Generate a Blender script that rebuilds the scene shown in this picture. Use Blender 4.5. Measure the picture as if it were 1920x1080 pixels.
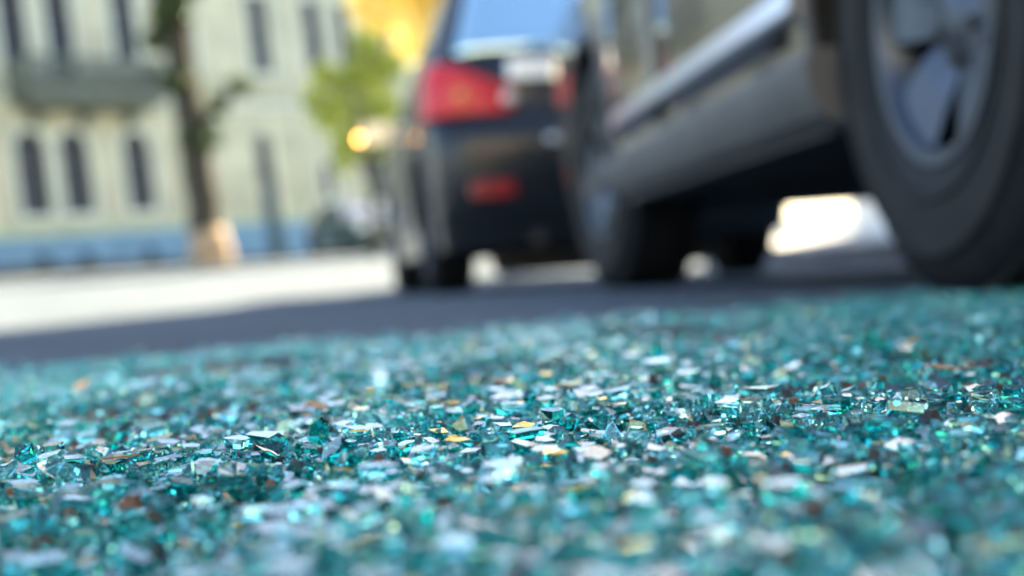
import bpy, bmesh, math, random
from mathutils import Vector, Matrix, Euler, noise

for o in list(bpy.data.objects):
    bpy.data.objects.remove(o)
sc = bpy.context.scene
COL = sc.collection
R = math.radians
rnd = random.Random(7)

# ------------------------------------------------------------------ camera
CAM_H = 0.065
cam = bpy.data.cameras.new('camera')
cam.lens = 50.0
cam.sensor_width = 36.0
cam.clip_start = 0.02
cam.clip_end = 3000
camo = bpy.data.objects.new('camera', cam)
COL.objects.link(camo)
F = 1920 * 50 / 36.0


def _dc(px, py):
    return Vector(((px - 960) / F, -(py - 540) / F, -1)).normalized()


_Y = _dc(700, 537)                       # the street's direction on the horizon
_v = _dc(1700, 537 - 70)                 # the horizon rises to the right: the camera is rolled
_X = (_v - _Y * _v.dot(_Y)).normalized()
_Z = _X.cross(_Y)
camo.matrix_world = Matrix.Translation((0, 0, CAM_H)) @ Matrix((_X, _Y, _Z)).to_4x4()
cam.dof.use_dof = True
cam.dof.focus_distance = 0.51
cam.dof.aperture_fstop = 5.6
cam.dof.aperture_blades = 0
sc.camera = camo

# ------------------------------------------------------------------ sky, sun, exposure
SUN_AZ, SUN_EL = 33.0, 38.0              # azimuth from +Y towards +X
w = bpy.data.worlds.new('World')
sc.world = w
w.use_nodes = True
nt = w.node_tree
sky = nt.nodes.new('ShaderNodeTexSky')
sky.sky_type = 'NISHITA'
sky.sun_disc = False
sky.sun_elevation = R(SUN_EL)
sky.sun_rotation = R(SUN_AZ)
sky.air_density = 1.0
sky.dust_density = 1.1
sky.ozone_density = 1.0
nt.links.new(sky.outputs[0], nt.nodes['Background'].inputs[0])
nt.nodes['Background'].inputs[1].default_value = 0.055
sun = bpy.data.lights.new('sun', 'SUN')
sun.energy = 4.0
sun.angle = R(0.53)
sun.color = (1.0, 0.83, 0.57)
suno = bpy.data.objects.new('sun', sun)
COL.objects.link(suno)
_sd = Vector((math.sin(R(SUN_AZ)) * math.cos(R(SUN_EL)), math.cos(R(SUN_AZ)) * math.cos(R(SUN_EL)), math.sin(R(SUN_EL))))
suno.rotation_euler = _sd.to_track_quat('Z', 'Y').to_euler()
suno.location = (20, 30, 40)
sc.view_settings.view_transform = 'Standard'
sc.view_settings.look = 'None'
sc.view_settings.gamma = 1
sc.view_settings.exposure = 3.18
sc.render.engine = 'CYCLES'
cy = sc.cycles
cy.use_adaptive_sampling = False
cy.max_bounces = 14
cy.transmission_bounces = 12
cy.transparent_max_bounces = 8
cy.glossy_bounces = 6
cy.diffuse_bounces = 3
cy.sample_clamp_indirect = 12.0
cy.caustics_reflective = True
cy.caustics_refractive = True
cy.blur_glossy = 0.3
try:
    cy.use_denoising = True
    cy.denoiser = 'OPENIMAGEDENOISE'
except Exception:
    pass


# ------------------------------------------------------------------ materials
def mat(name, col, rough=0.6, metal=0.0, coat=0.0, noise_scale=0, noise_amt=0.0, bump=0.0, bscale=60, spec=0.5, col2=None, emit=None, sheen=0):
    m = bpy.data.materials.new(name)
    m.use_nodes = True
    n = m.node_tree
    b = n.nodes['Principled BSDF']
    b.inputs['Base Color'].default_value = (*col, 1)
    b.inputs['Roughness'].default_value = rough
    b.inputs['Metallic'].default_value = metal
    b.inputs['Coat Weight'].default_value = coat
    b.inputs['Coat Roughness'].default_value = 0.04
    b.inputs['Specular IOR Level'].default_value = spec
    tc = n.nodes.new('ShaderNodeTexCoord')
    if noise_scale:
        t = n.nodes.new('ShaderNodeTexNoise')
        t.inputs['Scale'].default_value = noise_scale
        t.inputs['Detail'].default_value = 6
        n.links.new(tc.outputs['Object'], t.inputs['Vector'])
        r = n.nodes.new('ShaderNodeValToRGB')
        c2 = col2 or tuple(c * (1 - noise_amt) for c in col)
        r.color_ramp.elements[0].position = 0.32
        r.color_ramp.elements[1].position = 0.68
        r.color_ramp.elements[0].color = (*c2, 1)
        r.color_ramp.elements[1].color = (*[min(1, c * (1 + noise_amt * 0.4)) for c in col], 1)
        n.links.new(t.outputs['Fac'], r.inputs[0])
        n.links.new(r.outputs[0], b.inputs['Base Color'])
    if bump:
        t2 = n.nodes.new('ShaderNodeTexNoise')
        t2.inputs['Scale'].default_value = bscale
        t2.inputs['Detail'].default_value = 8
        n.links.new(tc.outputs['Object'], t2.inputs['Vector'])
        bp = n.nodes.new('ShaderNodeBump')
        bp.inputs['Strength'].default_value = bump
        bp.inputs['Distance'].default_value = 0.02
        n.links.new(t2.outputs['Fac'], bp.inputs['Height'])
        n.links.new(bp.outputs[0], b.inputs['Normal'])
    if emit:
        b.inputs['Emission Color'].default_value = (*emit[0], 1)
        b.inputs['Emission Strength'].default_value = emit[1]
    return m


def glass_mat(name, tint, scatter, sfac, rough=0.015):
    """broken safety glass: white surface reflection, tinted refraction, a little light scattered by crazed edges"""
    m = bpy.data.materials.new(name)
    m.use_nodes = True
    n = m.node_tree
    n.nodes.remove(n.nodes['Principled BSDF'])
    out = n.nodes['Material Output']
    fr = n.nodes.new('ShaderNodeFresnel')
    fr.inputs['IOR'].default_value = 1.62
    rf = n.nodes.new('ShaderNodeBsdfRefraction')
    rf.inputs['Color'].default_value = (*tint, 1)
    rf.inputs['IOR'].default_value = 1.52
    rf.inputs['Roughness'].default_value = rough
    gl = n.nodes.new('ShaderNodeBsdfGlossy')
    gl.inputs['Roughness'].default_value = rough
    gl.inputs['Color'].default_value = (1, 1, 1, 1)
    df = n.nodes.new('ShaderNodeBsdfTranslucent')
    df.inputs['Color'].default_value = (*scatter, 1)
    df2 = n.nodes.new('ShaderNodeBsdfDiffuse')
    df2.inputs['Color'].default_value = (*scatter, 1)
    mm = n.nodes.new('ShaderNodeMixShader')
    mm.inputs[0].default_value = 0.6
    n.links.new(df.outputs[0], mm.inputs[1])
    n.links.new(df2.outputs[0], mm.inputs[2])
    m0 = n.nodes.new('ShaderNodeMixShader')
    # crazing differs from place to place
    tc = n.nodes.new('ShaderNodeTexCoord')
    t = n.nodes.new('ShaderNodeTexNoise')
    t.inputs['Scale'].default_value = 90
    t.inputs['Detail'].default_value = 3
    n.links.new(tc.outputs['Object'], t.inputs['Vector'])
    mr = n.nodes.new('ShaderNodeMapRange')
    mr.inputs['From Min'].default_value = 0.35
    mr.inputs['From Max'].default_value = 0.7
    mr.inputs['To Min'].default_value = sfac * 0.25
    mr.inputs['To Max'].default_value = sfac * 1.9
    n.links.new(t.outputs['Fac'], mr.inputs['Value'])
    n.links.new(mr.outputs[0], m0.inputs[0])
    n.links.new(rf.outputs[0], m0.inputs[1])
    n.links.new(mm.outputs[0], m0.inputs[2])
    m1 = n.nodes.new('ShaderNodeMixShader')
    n.links.new(fr.outputs[0], m1.inputs[0])
    n.links.new(m0.outputs[0], m1.inputs[1])
    n.links.new(gl.outputs[0], m1.inputs[2])
    n.links.new(m1.outputs[0], out.inputs['Surface'])
    return m


def leaf_mat(name, c1, c2, trans):
    m = bpy.data.materials.new(name)
    m.use_nodes = True
    n = m.node_tree
    b = n.nodes['Principled BSDF']
    out = n.nodes['Material Output']
    tc = n.nodes.new('ShaderNodeTexCoord')
    t = n.nodes.new('ShaderNodeTexNoise')
    t.inputs['Scale'].default_value = 2.3
    t.inputs['Detail'].default_value = 4
    n.links.new(tc.outputs['Object'], t.inputs['Vector'])
    r = n.nodes.new('ShaderNodeValToRGB')
    r.color_ramp.elements[0].position = 0.36
    r.color_ramp.elements[1].position = 0.64
    r.color_ramp.elements[0].color = (*c1, 1)
    r.color_ramp.elements[1].color = (*c2, 1)
    n.links.new(t.outputs['Fac'], r.inputs[0])
    n.links.new(r.outputs[0], b.inputs['Base Color'])
    b.inputs['Roughness'].default_value = 0.55
    tr = n.nodes.new('ShaderNodeBsdfTranslucent')
    n.links.new(r.outputs[0], tr.inputs['Color'])
    mx = n.nodes.new('ShaderNodeMixShader')
    mx.inputs[0].default_value = trans
    n.links.new(b.outputs[0], mx.inputs[1])
    n.links.new(tr.outputs[0], mx.inputs[2])
    n.links.new(mx.outputs[0], out.inputs['Surface'])
    return m


M = dict(
    asphalt=mat('asphalt', (0.112, 0.143, 0.170), 0.92, noise_scale=1.3, noise_amt=0.28, bump=0.5, bscale=260, spec=0.12),
    pave=mat('pavement', (0.34, 0.33, 0.31), 0.8, noise_scale=3, noise_amt=0.25, bump=0.3, bscale=40),
    kerb=mat('kerbstone', (0.30, 0.30, 0.30), 0.8, noise_scale=9, noise_amt=0.3, bump=0.4, bscale=60),
    glass=glass_mat('teal_glass', (0.56, 0.97, 0.97), (0.32, 0.86, 0.90), 0.045),
    glass2=glass_mat('pale_glass', (0.70, 0.98, 0.96), (0.55, 0.90, 0.90), 0.05),
    glass3=glass_mat('deep_glass', (0.17, 0.83, 0.80), (0.03, 0.46, 0.46), 0.03),
    dirt=mat('dirt', (0.17, 0.085, 0.05), 0.9, noise_scale=120, noise_amt=0.5),
    grit=mat('grit', (0.035, 0.033, 0.035), 0.7, noise_scale=150, noise_amt=0.5),
    dryleaf=mat('dry_leaf', (0.50, 0.24, 0.06), 0.6, noise_scale=90, noise_amt=0.5),
    rubber=mat('rubber', (0.014, 0.016, 0.018), 0.6, noise_scale=14, noise_amt=0.35, bump=0.15, bscale=120, spec=0.2),
    alloy=mat('alloy', (0.085, 0.10, 0.125), 0.42, metal=0.9),
    darkmetal=mat('dark_metal', (0.06, 0.06, 0.065), 0.5, metal=0.6),
    disc=mat('brake_disc', (0.32, 0.30, 0.28), 0.4, metal=0.9),
    chrome=mat('chrome', (0.80, 0.82, 0.84), 0.10, metal=1.0),
    mirror_pane=mat('mirror_pane', (0.30, 0.33, 0.36), 0.06, metal=1.0),
    satin=mat('satin_trim', (0.72, 0.75, 0.78), 0.28, metal=0.85),
    black=mat('black_plastic', (0.018, 0.018, 0.020), 0.6, bump=0.05, bscale=300),
    under=mat('underbody', (0.02, 0.02, 0.02), 0.85),
    window=mat('car_glass', (0.010, 0.014, 0.018), 0.02, coat=1.0, spec=1.0),
    sky_reflect_pane=mat('sky_reflect_glass', (0.52, 0.74, 0.80), 0.04, metal=0.9, coat=1.0),  # the sky's blue reflection is put into the pane's base colour
    paint_grey=mat('grey_paint', (0.092, 0.083, 0.072), 0.30, metal=0.55, coat=1.0, noise_scale=400, noise_amt=0.15),
    paint_sill=mat('sill_paint', (0.13, 0.128, 0.125), 0.6, metal=0.1, coat=0.0, noise_scale=8, noise_amt=0.2),
    paint_black=mat('black_paint', (0.010, 0.015, 0.021), 0.35, metal=0.0, coat=0.35, spec=0.3),
    paint_teal=mat('teal_paint', (0.012, 0.06, 0.06), 0.25, metal=0.3, coat=1.0),
    paint_brown=mat('brown_paint', (0.10, 0.085, 0.07), 0.3, metal=0.5, coat=1.0),
    red=mat('red_lens', (0.70, 0.006, 0.012), 0.3, coat=0.25),
    darkred=mat('dark_red_lens', (0.30, 0.008, 0.012), 0.2, coat=1.0),
    white_lens=mat('clear_lens', (0.75, 0.75, 0.72), 0.1, coat=1.0),
    amber=mat('amber_lens', (0.85, 0.30, 0.05), 0.15, coat=1.0),
    amber_lit=mat('amber_lamp_lit', (0.9, 0.35, 0.08), 0.2, emit=((1.0, 0.36, 0.09), 3.5)),
    plate=mat('plate_white', (0.82, 0.82, 0.80), 0.35),
    wall=mat('mint_render', (0.60, 0.565, 0.39), 0.9, noise_scale=0.7, noise_amt=0.32, bump=0.2, bscale=30),
    trimw=mat('pale_moulding', (0.70, 0.75, 0.62), 0.9, noise_scale=2, noise_amt=0.12),
    band=mat('green_band', (0.50, 0.57, 0.34), 0.9, noise_scale=2, noise_amt=0.12),
    plinth=mat('blue_plinth', (0.20, 0.35, 0.46), 0.85, noise_scale=1.6, noise_amt=0.22),
    frame=mat('brown_frame', (0.10, 0.055, 0.035), 0.6),
    pane=mat('window_pane', (0.016, 0.022, 0.026), 0.15, spec=0.3),
    teal_door=mat('teal_door', (0.012, 0.06, 0.085), 0.5, noise_scale=5, noise_amt=0.3),
    balc=mat('balcony_stone', (0.16, 0.18, 0.14), 0.9, noise_scale=3, noise_amt=0.35),
    iron=mat('iron', (0.02, 0.03, 0.03), 0.5, metal=0.4),
    cream=mat('white_plaster', (0.80, 0.81, 0.80), 0.9, noise_scale=1.2, noise_amt=0.08),
    ochre=mat('ochre_render', (0.52, 0.44, 0.30), 0.9, noise_scale=1.0, noise_amt=0.15),
    endwall=mat('cream_render', (0.58, 0.52, 0.40), 0.9, noise_scale=1.0, noise_amt=0.1),
    shade_strip=mat('shade_strip_brown', (0.055, 0.05, 0.032), 0.95, noise_scale=2.5, noise_amt=0.45),  # dark brown holds the shade of the strip before the building
    darkstone=mat('dark_stone', (0.075, 0.07, 0.068), 0.85, noise_scale=3, noise_amt=0.3),
    roof=mat('roof_metal', (0.10, 0.09, 0.085), 0.6),
    bark=mat('bark', (0.075, 0.062, 0.038), 0.95, noise_scale=6, noise_amt=0.5, bump=0.9, bscale=25),
    sun_foot=mat('sun_patch_colour', (0.50, 0.36, 0.22), 0.9, noise_scale=8, noise_amt=0.4, col2=(0.30, 0.18, 0.08)),  # warm pale colour stands for a patch of sun on the trunk
    leaf_dark=leaf_mat('leaf_dark', (0.030, 0.055, 0.015), (0.07, 0.11, 0.02), 0.35),
    leaf_green=leaf_mat('leaf_green', (0.34, 0.40, 0.05), (0.78, 0.80, 0.20), 0.65),
    leaf_yellow=leaf_mat('leaf_yellow', (0.90, 0.76, 0.22), (0.95, 0.88, 0.48), 0.65),
)


# ------------------------------------------------------------------ helpers
def tag(o, label=None, cat=None, group=None, kind=None):
    if label:
        o['label'] = label
    if cat:
        o['category'] = cat
    if group:
        o['group'] = group
    if kind:
        o['kind'] = kind
    return o


def empty(name, loc=(0, 0, 0), rot=(0, 0, 0), parent=None):
    o = bpy.data.objects.new(name, None)
    o.empty_display_size = 0.1
    COL.objects.link(o)
    o.location = loc
    o.rotation_euler = rot
    o.parent = parent
    return o


def copy_tree(o, parent=None):
    c = o.copy()
    COL.objects.link(c)
    c.parent = parent
    for ch in list(o.children):
        copy_tree(ch, c)
    return c


class MB:
    def __init__(s):
        s.v = []
        s.f = []

    def add(s, vs, fs):
        n = len(s.v)
        s.v += [tuple(v) for v in vs]
        s.f += [tuple(i + n for i in f) for f in fs]
        return s

    def box(s, c, d, rot=None, ch=0.0):
        x, y, z = d[0] / 2, d[1] / 2, d[2] / 2
        if ch > 0:   # chamfered box
            vs = []
            for k in range(3):
                for sx in (-1, 1):
                    for sy in (-1, 1):
                        for sz in (-1, 1):
                            e = [x, y, z]
                            e = [a if i == k else a - ch for i, a in enumerate(e)]
                            vs.append(Vector((sx * e[0], sy * e[1], sz * e[2])))
            bm = bmesh.new()
            for v in vs:
                bm.verts.new(v)
            bmesh.ops.convex_hull(bm, input=bm.verts)
            bm.verts.index_update()
            V = [v.co.copy() for v in bm.verts]
            Fc = [[v.index for v in f.verts] for f in bm.faces]
            bm.free()
        else:
            V = [Vector((a * x, b * y, c_ * z)) for a in (-1, 1) for b in (-1, 1) for c_ in (-1, 1)]
            Fc = [(0, 1, 3, 2), (4, 6, 7, 5), (0, 4, 5, 1), (2, 3, 7, 6), (0, 2, 6, 4), (1, 5, 7, 3)]
        if rot is not None:
            m = Euler(rot).to_matrix()
            V = [m @ v for v in V]
        return s.add([v + Vector(c) for v in V], Fc)

    def tube(s, pts, rad, n=8, cap=True):
        pts = [Vector(p) for p in pts]
        rad = rad if hasattr(rad, '__len__') else [rad] * len(pts)
        rings = []
        up = None
        for i, p in enumerate(pts):
            t = (pts[min(i + 1, len(pts) - 1)] - pts[max(i - 1, 0)]).normalized()
            if up is None:
                up = Vector((0, 0, 1)) if abs(t.z) < 0.9 else Vector((1, 0, 0))
            a = t.cross(up).normalized()
            up = a.cross(t)
            rings.append([p + (a * math.cos(2 * math.pi * k / n) + up * math.sin(2 * math.pi * k / n)) * rad[i] for k in range(n)])
        V = [v for r in rings for v in r]
        Fc = []
        for i in range(len(pts) - 1):
            for k in range(n):
                Fc.append((i * n + k, i * n + (k + 1) % n, (i + 1) * n + (k + 1) % n, (i + 1) * n + k))
        if cap:
            Fc.append(tuple(range(n))[::-1])
            Fc.append(tuple((len(pts) - 1) * n + k for k in range(n)))
        return s.add(V, Fc)

    def lathe(s, prof, n=48, axis='x', c=(0, 0, 0), close=False):
        """prof: list of (along axis, radius)"""
        V = []
        for (a, r) in prof:
            for k in range(n):
                q = 2 * math.pi * k / n
                p = {'x': (a, r * math.cos(q), r * math.sin(q)), 'y': (r * math.cos(q), a, r * math.sin(q)), 'z': (r * math.cos(q), r * math.sin(q), a)}[axis]
                V.append((p[0] + c[0], p[1] + c[1], p[2] + c[2]))
        Fc = []
        m = len(prof)
        for i in range(m if close else m - 1):
            j = (i + 1) % m
            for k in range(n):
                Fc.append((i * n + k, i * n + (k + 1) % n, j * n + (k + 1) % n, j * n + k))
        return s.add(V, Fc)

    def prism(s, poly, y0, y1):
        """polygon in (x, z), extruded in y"""
        n = len(poly)
        V = [(p[0], y0, p[1]) for p in poly] + [(p[0], y1, p[1]) for p in poly]
        Fc = [tuple(range(n)), tuple(range(2 * n - 1, n - 1, -1))] + [(i, i + n, (i + 1) % n + n, (i + 1) % n) for i in range(n)]
        return s.add(V, Fc)

    def build(s, name, m, parent=None, smooth=False, fix=True, angle=None):
        me = bpy.data.meshes.new(name)
        me.from_pydata(s.v, [], s.f)
        if fix:
            bm = bmesh.new()
            bm.from_mesh(me)
            bmesh.ops.recalc_face_normals(bm, faces=bm.faces)
            bm.to_mesh(me)
            bm.free()
        if smooth:
            me.polygons.foreach_set('use_smooth', [True] * len(me.polygons))
            if angle:
                me.set_sharp_from_angle(angle=R(angle))
        me.materials.append(M[m] if isinstance(m, str) else m)
        o = bpy.data.objects.new(name, me)
        COL.objects.link(o)
        o.parent = parent
        return o


def sstep(a, b, x):
    t = max(0, min(1, (x - a) / (b - a)))
    return t * t * (3 - 2 * t)


def ground_z(x, y):
    """level by the near kerb; the junction ahead climbs gently"""
    a = 0.033 * max(0.0, min(y, 38.0) - 10.0)
    b = 0.050 * max(0.0, min(y, 57.6) - 18.0)
    f = sstep(0.6, 3.2, x) * (1 - sstep(40, 60, y))
    return a * (1 - f) + b * f


# ------------------------------------------------------------------ ground, kerbs, pavement
def axis(lo, hi, dense):
    a = [lo, lo * 0.5, lo * 0.25]
    x = dense[0]
    while x < dense[1]:
        a.append(x)
        x += dense[2]
    return sorted(set([round(q, 3) for q in a + [hi * 0.25, hi * 0.5, hi]]))


xs = axis(-900, 900, (-40, 40, 1.0))
ys = axis(-900, 900, (-20, 90, 1.5))
g = MB()
V = [(x, y, ground_z(x, y)) for y in ys for x in xs]
nx = len(xs)
g.add(V, [(j * nx + i, j * nx + i + 1, (j + 1) * nx + i + 1, (j + 1) * nx + i) for j in range(len(ys) - 1) for i in range(nx - 1)])
road = g.build('road', 'asphalt', smooth=True)
tag(road, 'grey worn asphalt street in shade and sun', kind='structure')

KX = 2.95
pv = MB()
yy = [-16 + 1.0 * k for k in range(0, 41)]
for a, b in zip(yy[:-1], yy[1:]):
    for (x0, x1) in (((KX + 0.16, 6.0), (6.0, 12.0)) if b <= 13 else ((6.0, 12.0),)):
        pv.add([(x0, a, ground_z(x0, a) + 0.112), (x1, a, ground_z(x1, a) + 0.112), (x1, b, ground_z(x1, b) + 0.112), (x0, b, ground_z(x0, b) + 0.112)], [(0, 1, 2, 3)])
pav = pv.build('pavement', 'pave')
tag(pav, 'pale pavement behind the kerb beside the parked cars', kind='structure')
ker = empty('kerb', (0, 0, 0))
tag(ker, 'grey stone kerb running beside the parked cars', kind='structure')
kb = MB().box((0, 0, 0), (0.17, 0.986, 0.24), ch=0.012).build('kerbstone', 'kerb', ker)
for k in range(21):
    o = kb if k == 0 else kb.copy()
    if k:
        COL.objects.link(o)
    y = -8 + k * 1.0
    o.location = (KX + 0.075 + rnd.uniform(-.004, .004), y, ground_z(KX, y))
    o.rotation_euler = (0, 0, rnd.uniform(-.004, .004))


# ------------------------------------------------------------------ broken glass
BARE = ((-.15, .64, .055, .07), (.285, .72, .08, .055), (.113, .51, .032, .028), (.105, .355, .045, .022), (-.14, 1.28, .11, .13), (.45, 1.25, .22, .07), (.02, .80, .05, .03), (-.05, .42, .03, .02), (-.9, .4, .2, .2), (.8, .2, .2, .15))


def bare(x, y):
    """patches swept clear down to the dirty road"""
    h = sstep(0.10, 0.36, noise.noise(Vector((x * 5.5 + 4, y * 5.5, 1.0))))
    n = noise.noise(Vector((x * 24, y * 24, 2.0))) * .35
    for cx, cy_, a, b in BARE:
        d = math.hypot((x - cx) / a, (y - cy_) / b) + n
        if d < 1.3:
            h = max(h, 1 - sstep(.7, 1.3, d))
    return h


def spill(x, y):
    n = noise.noise(Vector((x * 2.2, y * 2.2, 3.1))) * 0.24 + noise.noise(Vector((x * 6, y * 6, 8.0))) * 0.14
    far = 1.30 + 0.30 * max(-.6, min(x, .8))          # the spill reaches farther along the car than out in the lane
    e = (1 - sstep(-.75, 1.05, y - far + n)) ** 3
    e *= 1 - sstep(.85, 1.35, abs(x - .2) + n) 
    e *= sstep(-1.0, -.5, y + n)
    return max(0.0, e)


def glass_density(x, y):
    e = spill(x, y)
    return e * (1 - .95 * bare(x, y)) if e > 0 else 0.0


def shard_shape(r, t, kind, q):
    """irregular prism: polygon top and bottom, thickness t, about r across"""
    n = q.choice((4, 4, 5, 5, 6))
    st = 1.0
    if kind == 'sliver':
        n, st = q.choice((3, 4, 4)), q.uniform(2.2, 3.8)
    if kind == 'cube':
        n = 4
    a0 = q.uniform(0, 6.28)
    ang = sorted(a0 + 2 * math.pi * (k + q.uniform(-.27, .27)) / n for k in range(n))
    top, bot = [], []
    for a in ang:
        rr = r * q.uniform(.75, 1.12)
        x, y = rr * math.cos(a) * st, rr * math.sin(a)
        dx, dy = q.uniform(-.16, .16) * t, q.uniform(-.16, .16) * t
        top.append((x + dx, y + dy, t / 2))
        bot.append((x - dx, y - dy, -t / 2))
    V = top + bot
    Fc = [tuple(range(n)), tuple(range(2 * n - 1, n - 1, -1))] + [(i, i + n, (i + 1) % n + n, (i + 1) % n) for i in range(n)]
    return V, Fc


def shard_pose(q, kind, r, t, x, y):
    dens = glass_density(x, y)
    heap = max(0, noise.noise(Vector((x * 4, y * 4, 5.5)))) * 0.008 * dens
    z = t / 2 + (q.random() ** 2.0) * (0.0015 + 0.0055 * dens) + heap
    if kind == 'plate':
        e = (q.gauss(.09, .085), q.gauss(0, .08), q.uniform(0, 6.28))
        z += 0.002
    elif kind == 'upright':
        e = (q.uniform(1.1, 1.57) * q.choice((-1, 1)), q.gauss(0, .2), q.uniform(0, 6.28))
        z += r * 0.55
    else:
        s = .14 if q.random() < .62 else .6
        e = (q.gauss(.09, s), q.gauss(0, s), q.uniform(0, 6.28))
        z += r * abs(math.sin(e[0])) * .55
    return Vector((x, y, z)), (Euler((e[0], e[1], 0)).to_matrix() @ Matrix.Rotation(e[2], 3, 'Z')).to_euler()


protos = {}
pq = random.Random(3)
for kind in ('crumb', 'plate', 'sliver', 'cube'):
    protos[kind] = [shard_shape(1.0, 1.0, kind, pq) for _ in range(40)]


def scatter_point(q):
    while True:
        # denser sampling near the camera's field, patch continues beyond it
        x, y = q.uniform(-1.5, 1.7), q.uniform(-0.9, 2.5)
        if q.random() < glass_density(x, y):
            if -0.12 < x < 0.12 and -0.12 < y < 0.16:
                continue
            inview = (-0.32 * y - 0.05 < x < 0.52 * y + 0.05) and y > 0.16
            if inview or q.random() < 0.14:
                return x, y


def shard_bulk(name, m, count, seed, label, rmul=1.0, plates=True):
    q = random.Random(seed)
    V, Fc = [], []
    for _ in range(count):
        x, y = scatter_point(q)
        u = q.random()
        kind = 'crumb' if u < .64 else 'cube' if u < .78 else 'sliver' if u < .935 else 'plate'
        if not plates and kind == 'plate':
            kind = 'crumb'
        r = min(0.0055, max(0.0006, q.lognormvariate(math.log(.00145), .55))) * rmul
        t = min(q.uniform(.0028, .0045), r * q.uniform(.8, 1.9))
        if kind == 'plate':
            r = q.uniform(.0028, .0062)
            t = q.uniform(.0018, .0042)
        elif kind == 'sliver':
            r *= .7
            t *= .7
        if q.random() < .05 and kind != 'plate':
            p, e = shard_pose(q, 'upright', r, t, x, y)
        else:
            p, e = shard_pose(q, kind, r, t, x, y)
        m3 = e.to_matrix() @ Matrix.Diagonal((r, r, t))
        pv_, pf = q.choice(protos[kind])
        n0 = len(V)
        zmin = 0
        vv = [m3 @ Vector(a) + p for a in pv_]
        zmin = min(a.z for a in vv)
        if zmin < 0.0003:
            d = 0.0003 - zmin
            for a in vv:
                a.z += d
        V += [tuple(a) for a in vv]
        Fc += [tuple(i + n0 for i in f) for f in pf]
    me = bpy.data.meshes.new(name)
    me.from_pydata(V, [], Fc)
    me.materials.append(M[m])
    o = bpy.data.objects.new(name, me)
    COL.objects.link(o)
    tag(o, label, 'broken glass', kind='stuff')
    return o


shard_bulk('glass_crumbs', 'glass', 54000, 11, 'dense carpet of small teal broken glass crumbs on asphalt')
shard_bulk('pale_glass_crumbs', 'glass2', 22000, 12, 'pale clear glass crumbs mixed through the teal ones')
shard_bulk('dark_glass_crumbs', 'glass3', 42000, 13, 'deep green glass crumbs mixed through the pale ones')

shard_bulk('glass_dust', 'glass2', 10000, 14, 'fine glittering glass splinters sprinkled over the larger pieces', .5, False)

# 300 of the larger pieces, each its own object
KINDS = (
    ('plate', 'glass_plate', 'broad flat shiny glass plate lying on top of the crumbs', 'flat glass plates on the crumbs', 95),
    ('cube', 'glass_cube', 'chunky squarish glass chunk sitting on the crumbs', 'chunky glass cubes on the crumbs', 80),
    ('sliver', 'glass_sliver', 'long narrow glass sliver lying across the crumbs', 'long glass slivers on the crumbs', 55),
    ('upright', 'glass_chip', 'glass chip standing up on its edge among the crumbs', 'glass chips standing on edge', 30),
    ('crumb', 'glass_fragment', 'large irregular tilted glass fragment propped on the crumbs', 'tilted glass fragments on the crumbs', 40),
)
q = random.Random(21)
for kind, nm, lab, grp, cnt in KINDS:
    meshes = []
    for k in range(16):
        sk = 'plate' if kind == 'upright' else kind
        if kind == 'plate':
            r, t = q.uniform(.0044, .0092), q.uniform(.0028, .0042)
        elif kind == 'cube':
            r, t = q.uniform(.0032, .0052), q.uniform(.0036, .0050)
        elif kind == 'sliver':
            r, t = q.uniform(.0022, .0038), q.uniform(.0022, .0036)
        elif kind == 'upright':
            r, t = q.uniform(.0040, .0060), q.uniform(.0030, .0042)
        else:
            r, t = q.uniform(.0055, .0085), q.uniform(.0035, .0046)
        V, Fc = shard_shape(r, t, sk, q)
        me = bpy.data.meshes.new(nm)
        me.from_pydata([tuple(v) for v in V], [], Fc)
        gm = q.choice(('glass', 'glass', 'glass2', 'glass3', 'glass3'))
        me.materials.append(M[gm])
        meshes.append((me, r, t, {'glass': 'teal', 'glass2': 'pale clear', 'glass3': 'deep green'}[gm]))
    for k in range(cnt):
        me, r, t, hue = meshes[k % 16]
        o = bpy.data.objects.new(nm, me)
        COL.objects.link(o)
        while True:
            y = q.uniform(0.34, 1.6) if q.random() < .4 else q.uniform(.40, .95)
            x = q.uniform(-0.27, 0.46) * y
            if q.random() < glass_density(x, y) + .1:
                break
        p, e = shard_pose(q, kind, r, t, x, y)
        p.z += 0.003 * glass_density(x, y)
        o.location = p
        o.rotation_euler = e
        tag(o, lab.replace('glass', hue + ' glass', 1), 'glass shard', hue + ' ' + grp)


def debris(name, m, count, seed, rr, label, catg, flat=1.0):
    q = random.Random(seed)
    b = MB()
    V, Fc = [], []
    for _ in range(count):
        x, y = q.uniform(-1.6, 2.0), q.uniform(-.9, 2.9)
        if -.1 < x < .1 and -.1 < y < .2:
            continue
        en, hb = spill(x, y), bare(x, y)
        if q.random() > en * 1.6 * (.22 + .78 * hb) + .015:
            continue
        zo = .0004 + (q.random() ** 2) * .009 * en * (1 - hb)
        r = min(rr * 1.9, rr * q.lognormvariate(0, .45))
        n = q.choice((4, 5, 6))
        a0 = q.uniform(0, 6.28)
        top = [(x + r * .6 * q.uniform(.5, 1.1) * math.cos(a0 + 6.283 * k / n), y + r * .6 * q.uniform(.5, 1.1) * math.sin(a0 + 6.283 * k / n), zo + r * flat * q.uniform(.9, 1.5)) for k in range(n)]
        bot = [(x + r * math.cos(a0 + 6.283 * k / n), y + r * math.sin(a0 + 6.283 * k / n), zo) for k in range(n)]
        n0 = len(V)
        V += top + bot
        Fc += [tuple(n0 + k for k in range(n))] + [(n0 + i, n0 + i + n, n0 + (i + 1) % n + n, n0 + (i + 1) % n) for i in range(n)]
    b.add(V, Fc)
    o = b.build(name, m)
    tag(o, label, catg, kind='stuff')


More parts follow.
